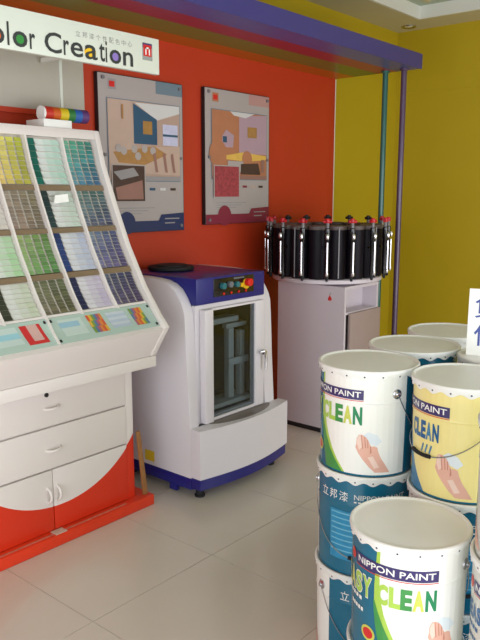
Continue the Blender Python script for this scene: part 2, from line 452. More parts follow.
for (r_, c_), cell in CELLS.items():
    x0, x1 = COLX[c_]+.006, COLX[c_+1]-.006; z1, z0 = ROWZ[r_]
    tb = MB(); strip_on_surface(tb, x0, x1, z1, z0, .034, .008, 8)
    tray = tb.build('swatch_tray', 'rack_back', disp, smooth=30)
    if cell[0] == 'chips':
        _, h0, h1, s_, v_ = cell; nr = 10
        for q in range(4):
            sm = MB(); sm.use('chip_colours'); w = (x1-x0)/4
            for k in range(nr):
                za = z1-(z1-z0)*(k+.06)/nr; zb = z1-(z1-z0)*(k+.94)/nr; f = k/(nr-1)
                sm.col = hsv(h0+(h1-h0)*f+.012*q, s_*(1-.10*(3-q))+random.uniform(-.06, .06), v_*(1.16-.10*q)+random.uniform(-.05, .05))
                xa, xb = x0+w*q+.0035, x0+w*(q+1)-.0035
                ya, yb = surf(za, .031), surf(zb, .026)
                sm.quad([(xa, ya, za), (xb, ya, za), (xb, yb, zb), (xa, yb, zb)])
                sm.quad([(xa, yb, zb), (xb, yb, zb), (xb, yb+.008, zb), (xa, yb+.008, zb)])
            sm.build('chip_strip', None, tray, fix=False)
    else:
        _, sp, th, ts = cell; nr = 7; xs = x0+(x1-x0)*.27
        sm = MB(); sm.use('chip_colours')
        for k in range(nr):
            za = z1-(z1-z0)*k/nr; zb = z1-(z1-z0)*(k+.97)/nr
            j = random.uniform(.75, 1.2); sm.col = (lin(sp[0])*j, lin(sp[1])*j, lin(sp[2])*j*1.05, 1)
            sm.quad([(x0+.002, surf(za, .029), za), (xs, surf(za, .029), za), (xs, surf(zb, .028), zb), (x0+.002, surf(zb, .028), zb)])
        sm.build('spine_strip', None, tray, fix=False)
        for k in range(nr):
            za = z1-(z1-z0)*(k+.10)/nr; zb = z1-(z1-z0)*(k+.95)/nr
            cm = MB(); cm.use('chip_colours')
            for q in range(3):
                cm.col = hsv(th, ts*(.35+q*.55)*random.uniform(.8, 1.3), .90-.03*q)
                xa, xb = xs+.002+(x1-xs-.004)*q/3, xs+.002+(x1-xs-.004)*(q+1)/3
                ya, yb = surf(za, .032), surf(zb, .022)
                cm.quad([(xa, ya, za), (xb, ya, za), (xb, yb, zb), (xa, yb, zb)])
                cm.quad([(xa, yb, zb), (xb, yb, zb), (xb, yb+.010, zb), (xa, yb+.010, zb)])
            cm.build('pale_card', None, tray, fix=False)
# lower brochure board
mb = MB(); strip_on_surface(mb, CX0+.002, CX1-.002, .974, .878, .022, .02, 4)
mb.build('brochure_board', 'mint_board', disp)
mb = MB(); strip_on_surface(mb, 1.548, 1.556, .974, .886, .012, .012, 4)
mb.build('board_divider', 'white_lacquer', disp)
for x, z in ((1.538, .962), (1.566, .962), (1.568, .893), (2.058, .893), (2.058, .962)):
    y = surf(z, .022)
    MB().tube([(x, y-.004, z-.004), (x, y+.004, z+.003)], .005, 10).build('screw_cap', 'dark', disp)

def leaflet(name, label, x0, x1, z0, z1, painter, skew=0, off=.0205):
    n = 6; m_ = MB(); m_.use('chip_colours')
    for i in range(n):
        for j in range(n):
            m_.col = painter(i, j)
            xa, xb = x0+(x1-x0)*i/n, x0+(x1-x0)*(i+1)/n; za, zb = z1-(z1-z0)*j/n, z1-(z1-z0)*(j+1)/n
            m_.quad([(xa+skew*j, surf(za, off), za), (xb+skew*j, surf(za, off), za), (xb+skew*(j+1), surf(zb, off), zb), (xa+skew*(j+1), surf(zb, off), zb)])
    o = m_.build(name, None, None, fix=False)
    return tag(o, label, 'leaflet', 'leaflets on the brochure board')
wht = (.72, .74, .72, 1)
leaflet('leaflet', 'red and white leaflet on the pale board below the swatches', 1.425, 1.512, .898, .962,
        lambda i, j: rgb(200, 46, 48) if i in (0, 1) and j < 5 or j == 5 or i == 5 else rgb(206, 168, 160), .002)
rb = [(206, 90, 60), (214, 170, 60), (120, 150, 70), (90, 120, 150), (170, 90, 110), (210, 130, 60)]
leaflet('leaflet', 'multicoloured chart leaflet near the middle of the pale board', 1.725, 1.800, .900, .964, lambda i, j: rgb(*rb[(i+(j//2)) % 6]), .002)
leaflet('leaflet', 'multicoloured chart leaflet at the right end of the pale board', 1.945, 2.015, .900, .964, lambda i, j: rgb(*rb[(i+2+(j//2)) % 6]), .002)
leaflet('leaflet', 'pale blue printed leaflet between two multicoloured charts', 1.822, 1.92, .905, .962, lambda i, j: rgb(176, 190, 206) if j % 2 else rgb(196, 204, 212), .002)
leaflet('leaflet', 'pale green leaflet with blue heading right of the board divider', 1.59, 1.70, .905, .962, lambda i, j: rgb(150, 186, 200) if j in (1, 2) and i < 5 else rgb(190, 206, 198), .002)
leaflet('leaflet', 'pale blue leaflet left of the red leaflet on the board', 1.30, 1.41, .905, .962, lambda i, j: rgb(150, 196, 206) if j in (2, 3) else rgb(190, 206, 200), .002)

mb = MB(); zc = 1.405
mb.prism([(1.765, 1.400), (1.838, 1.408), (1.834, 1.440), (1.772, 1.434)], 'y', surf(1.40, -.002), surf(1.40, .003))
tag(mb.build('loose_card', 'paper'), 'loose blank white card propped on the pale swatches in the rack', 'card')

mb = MB(); mb.prism([(2.104, .0535), (2.128, .0535), (2.090, .368), (2.0715, .368)], 'y', 2.374, 2.386)
tag(mb.build('wood_strip', 'raw_wood', bevel=.001), 'thin raw wooden strip leaning on the right edge of the display cabinet', 'wood strip')

# header sign
SX0, SX1, SZ0, SZ1, SY = 1.10, 2.163, 1.931, 2.072, 2.280
sg = thing('header_sign', 'white header sign reading Color Creation above the swatch display', 'sign', ((SX0+SX1)/2, SY, SZ0))
bx('board', 'sign_white', sg, SX0, SX1, SY, SY+.022, SZ0, SZ1, .002)
LET = [('C', 1.300, 1.372, 0), ('o', 1.381, 1.4382, 1), ('l', 1.449, 1.4570, 2), ('o', 1.4702, 1.5289, 1), ('r', 1.5378, 1.5607, 1),
       ('C', 1.5998, 1.6729, 0), ('r', 1.6817, 1.7057, 1), ('e', 1.7129, 1.7699, 1), ('a', 1.7783, 1.8380, 1), ('t', 1.8467, 1.874, 3),
       ('i', 1.8775, 1.8855, 2), ('o', 1.8972, 1.9559, 1), ('n', 1.9657, 2.018, 1)]
for ch, a, b, kind in LET:
    z0 = 1.944; z1 = {0: 2.016, 1: 1.997, 2: 2.022, 3: 2.012}[kind]
    if ch in 'oa':
        m_ = MB(); cxx = (a+b)/2-(.004 if ch == 'a' else 0); rx, rz = (b-a)*.46, (z1-z0)*.46
        m_.prism([(cxx+rx*math.cos(2*PI*i/24), (z0+z1)/2+rz*math.sin(2*PI*i/24)) for i in range(24)], 'y', SY-.0012, SY)
        if ch == 'o' and a < 1.4: c_ = 'orange_print'
        elif ch == 'o' and a < 1.6: c_ = 'sign_green'
        elif ch == 'a': c_ = 'sign_yellow'
        else: c_ = 'sign_purple'
        m_.build('letter_fill', c_, sg)
    m_ = MB(); text_flat(m_, ch, a, b, z0, z1, SY-.0018, .012); m_.build('letter', 'ink', sg, fix=False)
for i, ch in enumerate('立邦漆个性配色中心'):
    a = 1.738+i*.0318
    m_ = MB(); text_flat(m_, ch, a, a+.0225, 2.019, 2.040, SY-.001); m_.build('small_character', 'ink_grey', sg, fix=False)
m_ = MB(); m_.use('ink_grey').box(2.070, 2.124, SY-.0010, SY, 1.980, 2.048)
m_.use('navy_print').box(2.072, 2.122, SY-.0014, SY-.001, 2.030, 2.046)
m_.use('red_print').box(2.075, 2.119, SY-.0018, SY-.001, 1.996, 2.040)
m_.use('white_print').box(2.085, 2.091, SY-.0022, SY-.0018, 2.001, 2.031).box(2.085, 2.110, SY-.0022, SY-.0018, 2.025, 2.031).box(2.104, 2.110, SY-.0022, SY-.0018, 2.001, 2.031)
m_.build('logo', None, sg)
for x in (1.25, 1.98):
    bx('bracket', 'white_board', sg, x, x+.02, SY+.022, 2.857, 2.02, 2.04)
wp = thing('wall_board', 'pale blank board on the red wall behind the header sign', 'board', (1.6, 2.87, 1.80))
bx('panel', 'board_grey', wp, .95, 2.225, 2.868, 2.887, 1.815, 2.13, .002)
bx('joint_strip', 'sign_white', wp, 2.085, 2.10, 2.864, 2.868, 1.815, 2.13)
bx('red_edge', 'red_wall', wp, .95, 2.0, 2.858, 2.8675, 1.792, 1.815)

# colour tube resting on a small white box on top of the rack
tb = bx('paper_box', 'paper', None, 1.825, 1.968, 2.63, 2.76, 1.7175, 1.752, .002)
tag(tb, 'small flat white box on top of the display rack under a striped tube', 'box')
tu = thing('striped_tube', 'rainbow striped cardboard tube lying on top of the swatch rack', 'tube', (1.93, 2.70, 1.7525))
TR = .030; x = 1.858
mat('tube_red', (196, 50, 36), .4, var=.08); mat('tube_orange', (206, 96, 36), .4, var=.08); mat('tube_yellow', (214, 190, 40), .4, var=.08)
mat('tube_green', (50, 120, 60), .4, var=.08); mat('tube_blue', (44, 96, 170), .4, var=.08); mat('tube_purple', (92, 56, 110), .4, var=.08)
for wdt, m, nm in ((.010, 'white_print', 'end_cap'), (.040, 'tube_red', 'band'), (.037, 'tube_orange', 'band'), (.042, 'tube_yellow', 'band'), (.036, 'tube_green', 'band'), (.038, 'tube_blue', 'band'), (.036, 'tube_purple', 'band')):
    MB().tube([(x, 2.70, 1.7525+TR), (x+wdt, 2.70, 1.7525+TR)], TR, 28).build(nm, m, tu, smooth=40); x += wdt

# ---------------------------------------------------------------- posters on the red wall
YW = YB-.012
mat('poster_white', (172, 163, 162), .35, var=.03); mat('p_tan', (182, 154, 140), .4, var=.1); mat('p_peach', (190, 164, 150), .4, var=.08)
mat('p_blue', (44, 82, 112), .4, var=.1); mat('p_ceiling', (208, 206, 206), .4, var=.04); mat('p_window', (196, 196, 222), .4, var=.15, scale=40)
mat('p_gold', (164, 122, 66), .4, var=.2, scale=40); mat('p_wood', (170, 126, 76), .4, var=.2, scale=30); mat('p_dark', (72, 52, 50), .4, var=.35, scale=40)
mat('p_navy', (34, 48, 92), .4, var=.06); mat('p_steel', (110, 128, 142), .4, var=.05); mat('p_orange', (178, 118, 88), .4, var=.12)
mat('p_lilac', (176, 148, 162), .4, var=.08); mat('p_yellow', (222, 180, 90), .4, var=.12, scale=30); mat('p_crimson', (130, 40, 62), .4, var=.06)
mat('p_rose', (158, 62, 74), .4, var=.8, scale=70); mat('p_pink', (182, 140, 136), .4, var=.06); mat('p_floor', (150, 110, 100), .4, var=.12)
mat('p_grey', (150, 146, 148), .4, var=.05)
def poster(x0, x1, z0, z1, label, right):
    w, h = x1-x0, z1-z0
    t = thing('poster_board', label, 'poster', ((x0+x1)/2, YW, z0), 'framed posters on the red wall')
    bx('board', 'dark', t, x0, x1, YW-.030, YW-.006, z0, z1)
    bx('mount', 'dark', t, x0+.05, x1-.05, YW-.006, YW, z0+.05, z1-.05)
    lay = [0]
    def P(pts, m, mb):
        lay[0] += 1; y = YW-.0302-.0003*lay[0]
        mb.use(m); mb.quad([(x0+u*w, y, z1-v*h) for u, v in pts])
    def rect(a, b, c, d): return [(a, c), (b, c), (b, d), (a, d)]
    def circ(u, v, r): return [(u+r*math.cos(2*PI*i/20), v+r*w/h*math.sin(2*PI*i/20)) for i in range(20)]
    m0 = MB(); P(rect(.006, .994, .004, .996), 'poster_white', m0)
    P(rect(.66, .994, .004, .085), 'p_pink' if right else 'p_steel', m0)
    P(rect(.11, .20, .03, .095), 'p_orange' if right else 'p_grey', m0)
    P(rect(.125, .185, .045, .08), 'red_print', m0)
    for i in range(3): P(rect(.16+.0, .62-.08*i, .835+.018*i, .841+.018*i), 'p_grey', m0)
    for i, cc in enumerate(('p_blue', 'p_ceiling', 'p_dark') if not right else ('p_crimson', 'p_peach', 'p_dark')):
        P(rect(.56+.13*i, .63+.13*i, .705, .722), cc, m0)
    band = 'p_crimson' if right else 'p_navy'
    P(rect(.006, .994, .925, .996), band, m0); P(circ(.28, .935, .10), band, m0)
    P([(.66, .93), (.70, .885), (.994, .875), (.994, .93)], band, m0)
    for i in range(2): P(rect(.74, .93-.06*i, .91+.03*i, .918+.03*i), 'p_grey', m0)
    m0.build('print', None, t, fix=False)
    m1 = MB()
    P(rect(.088, .952, .147, .663), 'p_steel', m1); P(rect(.095, .945, .152, .658), 'p_tan' if not right else 'p_orange', m1)
    if not right:
        P([(.10, .152), (.36, .152), (.40, .46), (.10, .46)], 'p_peach', m1)
        P([(.40, .16), (.945, .152), (.945, .20), (.66, .26)], 'p_ceiling', m1)
        P([(.38, .165), (.66, .255), (.66, .42), (.38, .42)], 'p_blue', m1); P(rect(.49, .60, .27, .355), 'p_gold', m1)
        P(rect(.73, .92, .28, .42), 'p_window', m1); P(rect(.73, .92, .345, .36), 'p_blue', m1)
        P([(.095, .46), (.945, .42), (.945, .62), (.095, .60)], 'p_peach', m1)
        P([(.14, .48), (.62, .43), (.78, .48), (.50, .555), (.20, .545)], 'p_wood', m1)
        for u, v in ((.26, .47), (.38, .455), (.50, .45), (.60, .46), (.42, .50), (.20, .455)): P(circ(u, v, .035), 'poster_white', m1)
        for u in (.60, .72, .82): P([(u, .48), (u+.03, .47), (u+.06, .60), (u+.03, .60)], 'p_floor', m1)
        P(rect(.50, .945, .628, .658), 'p_grey', m1); P(rect(.24, .26, .18, .27), 'p_wood', m1)
    else:
        P([(.50, .18), (.945, .152), (.945, .46), (.50, .46)], 'p_lilac', m1)
        P([(.36, .152), (.74, .152), (.60, .19), (.42, .18)], 'p_ceiling', m1)
        P(rect(.63, .78, .255, .335), 'p_gold', m1); P(rect(.65, .76, .268, .322), 'p_wood', m1)
        P([(.24, .34), (.30, .29), (.42, .33), (.40, .42), (.24, .42)], 'p_lilac', m1); P(rect(.25, .31, .34, .385), 'p_blue', m1)
        P(circ(.18, .47, .13), 'p_orange', m1)
        P([(.30, .48), (.55, .45), (.93, .47), (.93, .50), (.62, .52), (.30, .51)], 'p_yellow', m1)
        P(circ(.62, .50, .08), 'p_orange', m1); P([(.32, .52), (.56, .52), (.56, .60), (.32, .60)], 'poster_white', m1)
        P([(.52, .54), (.80, .53), (.84, .62), (.52, .62)], 'p_dark', m1); P(rect(.095, .945, .628, .658), 'p_floor', m1)
        P(rect(.85, .90, .50, .60), 'p_floor', m1)
    m1.build('photo_print', None, t, fix=False)
    m2 = MB()
    a, b, c, d = (.11, .50, .555, .80)
    P(rect(a, b, c, d), 'poster_white', m2); P(rect(a+.012, b-.012, c+.008, d-.008), 'p_rose' if right else 'p_dark', m2)
    if not right:
        P([(a+.02, c+.05), (b-.14, c+.02), (b-.08, c+.07), (a+.10, c+.10)], 'p_grey', m2)
        P([(a+.04, c+.15), (b-.04, c+.10), (b-.03, d-.02), (a+.06, d-.02)], 'p_floor', m2)
    m2.build('inset_print', None, t, fix=False)
    for u, v in ((.055, .03), (.955, .035), (.955, .5), (.055, .5), (.955, .965), (.055, .965)):
        MB().disc_y(x0+u*w, z1-v*h, .009, YW-.040, YW-.030, 14).build('standoff', 'seam_grey', t, smooth=30)
poster(2.296, 2.880, 1.239, 2.024, 'poster of a dining room with a blue wall, on red wall nearer the header sign', False)
poster(3.055, 3.650, 1.262, 2.035, 'poster of an orange and lilac room with a crimson bottom band, on red wall', True)

# ---------------------------------------------------------------- paint shaker
SXA, SXB = 2.30, 2.945
sh = thing('paint_shaker', 'white and blue paint shaker machine with glass door between display and dispenser', 'machine', (2.62, 2.5, 0))
side = [(2.260, .10), (2.260, .347), (2.275, .60), (2.283, .80), (2.289, .89), (2.302, .93), (2.323, .965), (2.352, 1.0), (2.39, 1.024), (2.44, 1.038), (2.50, 1.044), (2.56, 1.046), (2.80, 1.046), (2.80, .10)]
for x0, x1 in ((SXA, 2.36), (2.866, SXB)):
    MB().prism(side, 'x', x0, x1).build('side_panel', 'shaker_white', sh, bevel=.005)
# front frame round the door opening
fy0, fy1 = 2.278, 2.300
bx('front_frame', 'shaker_white', sh, 2.360, 2.43, fy0, fy1, .347, .925)
bx('front_frame', 'shaker_white', sh, 2.79, 2.866, fy0, fy1, .347, .925)
bx('front_frame', 'shaker_white', sh, 2.43, 2.79, fy0, fy1, .890, .925)
bx('front_frame', 'shaker_white', sh, 2.43, 2.79, fy0, fy1, .347, .372)
# cavity
mi = MB()
mi.box(2.361, 2.375, fy1, 2.74, .36, .92).box(2.851, 2.865, fy1, 2.74, .36, .92).box(2.375, 2.851, 2.72, 2.74, .36, .92)
mi.box(2.375, 2.851, fy1, 2.72, .352, .366).box(2.375, 2.851, fy1, 2.72, .905, .919)
mi.build('cavity', 'shaker_inner', sh)
bx('clamp_plate', 'shaker_frame', sh, 2.50, 2.745, 2.34, 2.42, .800, .828, .004)
bx('clamp_post', 'shaker_frame', sh, 2.675, 2.715, 2.345, 2.38, .400, .765, .004)
bx('clamp_post', 'shaker_frame', sh, 2.765, 2.800, 2.345, 2.38, .400, .745, .004)
bx('clamp_bar', 'shaker_frame', sh, 2.660, 2.815, 2.33, 2.345, .575, .612, .004)
bx('clamp_bar', 'shaker_frame', sh, 2.660, 2.815, 2.345, 2.38, .766, .790, .004)
bx('clamp_plate', 'shaker_frame', sh, 2.50, 2.83, 2.32, 2.44, .375, .398, .004)
MB().tube([(2.83, 2.33, .90), (2.825, 2.33, .78), (2.822, 2.33, .65), (2.825, 2.33, .5), (2.835, 2.33, .44)], .008, 8).build('hose', 'rubber', sh, smooth=60)
# door
door = bx('door', 'shaker_white', sh, 2.388, 2.446, 2.240, 2.277, .352, .905, .004)
bx('door_rail', 'shaker_white', door, 2.776, 2.846, 2.252, 2.277, .352, .905, .004)
bx('door_rail', 'shaker_white', door, 2.446, 2.776, 2.256, 2.275, .895, .905)
bx('door_rail', 'shaker_white', door, 2.446, 2.776, 2.256, 2.275, .352, .366)
bx('glass', 'door_glass', door, 2.447, 2.775, 2.262, 2.268, .367, .894)
MB().disc_y(2.818, .635, .016, 2.236, 2.252, 18).build('handle_rose', 'chrome', door, smooth=40)
MB().tube([(2.790, 2.238, .640), (2.812, 2.226, .644), (2.824, 2.226, .638), (2.829, 2.226, .60), (2.829, 2.226, .545)], [.007, .009, .009, .008, .007], 10).build('handle', 'chrome', door, smooth=60)
# lower bowed box
bow = [(SXA, 2.197)]+[(SXA+(2.985-SXA)*i/16, 2.197+.003*i/16-.048*math.sin(PI*i/16)) for i in range(1, 16)]+[(2.985, 2.200), (2.985, 2.259), (2.3, 2.259)]
MB().prism(bow, 'z', .108, .347).build('lower_front', 'shaker_white', sh, smooth=30)
dr = [(2.42, 2.255)]+[(2.42+.46*i/12, 2.238-.062*math.sin(PI*i/12)**.7) for i in range(0, 13)]+[(2.88, 2.255)]
MB().prism(dr, 'z', .3472, .3495).build('drip_tray', 'drip_grey', sh)
# blue hood, control panel
hood = MB().box(2.3605, 2.8655, 2.268, 2.80, .927, 1.052).build('hood', 'shaker_blue', sh, bevel=.006)
cp = bx('control_panel', 'black_gloss', hood, 2.475, 2.775, 2.264, 2.2685, .955, 1.042, .002)
def button(x, z, r, m, d=.016):
    o = MB().disc_y(x, z, r, 2.264-d, 2.264, 18).build('button', m, hood, smooth=40)
button(2.535, 1.005, .016, 'btn_teal'); button(2.587, 1.008, .015, 'btn_grey'); button(2.636, 1.004, .014, 'btn_teal'); button(2.668, .998, .011, 'btn_yellow')
MB().disc_y(2.712, 1.000, .026, 2.258, 2.264, 22).build('button', 'btn_yellow', hood, smooth=40)
MB().disc_y(2.714, 1.008, .020, 2.232, 2.258, 22).build('button', 'btn_red', hood, bevel=.004)
for i in range(4): button(2.545+i*.055, .966, .006, 'btn_red', .004)
bx('name_strip', 'btn_grey', hood, 2.62, 2.70, 2.2635, 2.264, 1.030, 1.037)
# back, base, feet
bx('rear_body', 'shaker_white', sh, 2.3605, 2.8655, 2.745, 2.80, .10, .926)
bx('base', 'shaker_blue', sh, SXA+.004, SXB+.02, 2.262, 2.80, .040, .0995, .006)
bb = [(x, y+.006) for x, y in bow[:-2]]; bb[0] = (SXA+.006, 2.203); bb[-1] = (2.979, 2.206)
MB().prism(bb+[(2.979, 2.2615), (SXA+.006, 2.2615)], 'z', .052, .1075).build('base_front', 'shaker_blue', sh, smooth=30)
for x, y in ((2.352, 2.252), (2.90, 2.252), (2.352, 2.74), (2.90, 2.74)):
    MB().lathe([(.024, 0), (.026, .010), (.020, .016), (.018, .052)], x, y, 18).build('foot', 'rubber', sh, smooth=40)
bx('base_bracket', 'shaker_blue', sh, 2.302, 2.325, 2.36, 2.41, .012, .045, .003)
bx('sticker', 'sticker_yellow', sh, SXA-.0008, SXA, 2.512, 2.58, .122, .176)

tr = thing('black_lid', 'flat black round lid lying on top of the blue shaker hood', 'lid', (2.60, 2.66, 1.053))
MB().lathe([(.115, 1.053), (.120, 1.058), (.120, 1.070), (.113, 1.073)], 2.585, 2.665, 32).build('disc', 'rubber', tr, smooth=30)
MB().lathe([(.085, 1.073), (.085, 1.078), (.08, 1.080)], 2.585, 2.665, 32).build('raised_centre', 'rubber', tr, smooth=30)

# ---------------------------------------------------------------- tinting dispenser with carousel
dp = thing('tinting_dispenser', 'white tinting dispenser with a ring of dark canisters and red capped pumps', 'dispenser', (3.69, 2.42, 0))
A0, A1, B0, B1, DZ = 3.50, 3.885, 2.178, 2.66, .908
mk = MB()
mk.box(A0, A0+.018, B0, B1, .03, DZ).box(A1-.018, A1, B0, B1, .03, DZ).box(A0+.018, A1-.018, B1-.018, B1, .03, DZ)
mk.box(A0+.018, A1-.018, B0, B1-.018, DZ-.018, DZ).box(A0+.018, A1-.018, B0+.01, B1-.018, .03, .05)
mk.box(A0+.018, A1-.018, B0+.10, B0+.115, .05, DZ-.018)
mk.build('cabinet', 'dispenser_white', dp)
bx('kick_plate', 'dark', dp, A0+.004, A1-.004, B0+.004, B1-.004, 0, .03)
bx('front_door', 'dispenser_panel', dp, A0+.040, A1+.004, B0-.018, B0-.001, .10, .75, .003)
bx('shelf', 'dispenser_white', dp, A0+.018, A1-.018, B0+.002, B0+.10, .742, .756)
m_ = MB(); m_.use('red_print').prism([(2.290, .822), (2.270, .822), (2.266, .834), (2.274, .846), (2.280, .856), (2.287, .842), (2.293, .834)], 'x', A0-.0008, A0)
m_.use('ink_grey').box(A0-.0009, A0, 2.274, 2.281, .858, .868); m_.build('logo', None, dp)
KX, KY = 3.735, 2.46
MB().lathe([(.10, DZ), (.33, DZ), (.337, DZ+.004), (.337, DZ+.024), (.33, DZ+.028)], KX, KY, 64).build('turntable', 'dispenser_white', dp, smooth=30)
MB().lathe([(.21, DZ+.028), (.21, 1.20), (.19, 1.22)], KX, KY, 40).build('core', 'canister', dp, smooth=30)
base_a = math.atan2(-KY, -KX)
can0 = None
for k in range(16):
    a = base_a+2*PI*(k+.5)/16; px, py = KX+.283*math.cos(a), KY+.283*math.sin(a)
    # canister body with clear rim, local to its own spot
    cm = MB().lathe([(.052, DZ+.029), (.0545, DZ+.04), (.0545, 1.222)], px, py, 24).build('canister', 'canister', dp, smooth=40)
    MB().lathe([(.0530, 1.2225), (.0550, 1.226), (.0550, 1.243), (.048, 1.247)], px, py, 24).build('canister_rim', 'canister_rim', cm, smooth=40)
    if k % 2 == 0:
        qx, qy = KX+.341*math.cos(a), KY+.341*math.sin(a)
        MB().tube([(qx, qy, .945), (qx, qy, 1.235)], .004, 6).build('sight_tube', 'seam_grey', cm, smooth=60)
for k in range(16):
    a = base_a+2*PI*k/16; ux, uy = math.cos(a), math.sin(a); vx, vy = -uy, ux
    px, py = KX+.368*ux, KY+.368*uy
    pm = MB().lathe([(.0125, .955), (.014, .965), (.014, 1.165), (.017, 1.17), (.017, 1.232), (.013, 1.236)], px, py, 14).build('pump', 'black_gloss', dp, smooth=40)
    sx, sy = KX+.386*ux, KY+.386*uy
    MB().tube([(sx, sy, .965), (sx, sy, 1.155)], .0066, 8).build('piston_rod', 'chrome', pm, smooth=60)
    MB().lathe([(.008, .962), (.010, .966), (.010, .982), (.007, .985)], sx, sy, 12).build('lower_nut', 'chrome', pm, smooth=40)
    MB().lathe([(.009, 1.172), (.0115, 1.178), (.0115, 1.196), (.009, 1.202)], sx, sy, 12).build('upper_nut', 'chrome', pm, smooth=40)
    MB().tube([(px, py, .955), (px, py, .940), (px+.003*ux, py+.003*uy, .930)], [.012, .009, .006], 10).build('nozzle', 'rubber', pm, smooth=60)
    MB().lathe([(.009, 1.236), (.010, 1.262), (.011, 1.266)], px, py, 10).build('stem', 'seam_grey', pm, smooth=40)
    mh = MB(); mh.tube([(px-.024*vx, py-.024*vy, 1.272), (px+.024*vx, py+.024*vy, 1.272)], [.009, .009], 10)
    mh.lathe([(.012, 1.264), (.016, 1.273), (.011, 1.290)], px, py, 12)
    mh.build('cap', 'cap_red' if not 6 <= k <= 10 else 'dark', pm, smooth=50)
    MB().tube([(px-.02*ux, py-.02*uy, 1.12), (px-.034*ux, py-.034*uy, 1.12)], .006, 8).build('pump_link', 'black_gloss', pm, smooth=60)

for o in dp.children:            # the whole turntable rides a little above the cabinet on its bearing
    if o.name.split('.')[0] in ('turntable', 'core', 'canister', 'pump'): o.location.z += .012
MB().lathe([(.16, DZ), (.16, DZ+.0125)], KX, KY, 40).build('bearing', 'dispenser_white', dp, smooth=30)

# ---------------------------------------------------------------- paint buckets
BH = .316
def body_r(z):
    r = .1385+(.1425-.1385)*min(1, z/.29)
    return r+.0014*max(0, 1-abs(z-.221)/.0045)
def wrap(mb, poly_v, poly_f, off, m):
    """map flat art given as (degrees, z) onto the bucket wall; front of the label faces -Y locally, angle grows to the viewer's right"""
    bm = bmesh.new()
    vs = [bm.verts.new((d, z*400, 0)) for d, z in poly_v]
    for f in poly_f:
        try: bm.faces.new([vs[i] for i in f])
        except ValueError: pass
    ds = [d for d, z in poly_v]; lo, hi = min(ds), max(ds)
    q = math.floor(lo/7.5)*7.5+7.5
    while q < hi:
        bmesh.ops.bisect_plane(bm, geom=bm.verts[:]+bm.edges[:]+bm.faces[:], plane_co=(q, 0, 0), plane_no=(1, 0, 0)); q += 7.5
    zl, zh = min(z for d, z in poly_v), max(z for d, z in poly_v)
    for q in (.2165, .221, .2255):
        if zl < q < zh: bmesh.ops.bisect_plane(bm, geom=bm.verts[:]+bm.edges[:]+bm.faces[:], plane_co=(0, q*400, 0), plane_no=(0, 1, 0))
    mb.use(m); bm.verts.index_update(); k = len(mb.v)
    for v in bm.verts:
        z = v.co.y/400; r = body_r(z)+off; a = R(v.co.x-90)
        mb.v.append((r*math.cos(a), r*math.sin(a), z))
    for f in bm.faces: mb.face([k+v.index for v in f.verts])
    bm.free()
def wpoly(mb, pts, m, off): wrap(mb, pts, [tuple(range(len(pts)))], off, m)
def wstrip(mb, zs, left, right, m, off):
    V = []; F = []
    for z, a, b in zip(zs, left, right): V += [(a, z), (b, z)]
    for i in range(len(zs)-1): F.append((2*i, 2*i+1, 2*i+3, 2*i+2))
    wrap(mb, V, F, off, m)
def wtext(mb, text, d0, d1, z0, z1, m, off, bold=0):
    V, F, _ = glyphs(text, bold); wrap(mb, [(d0+u*(d1-d0), z0+v*(z1-z0)) for u, v in V], F, off, m)
ZS = [.0055, .04, .07, .10, .13, .16, .20, .24, .3005]
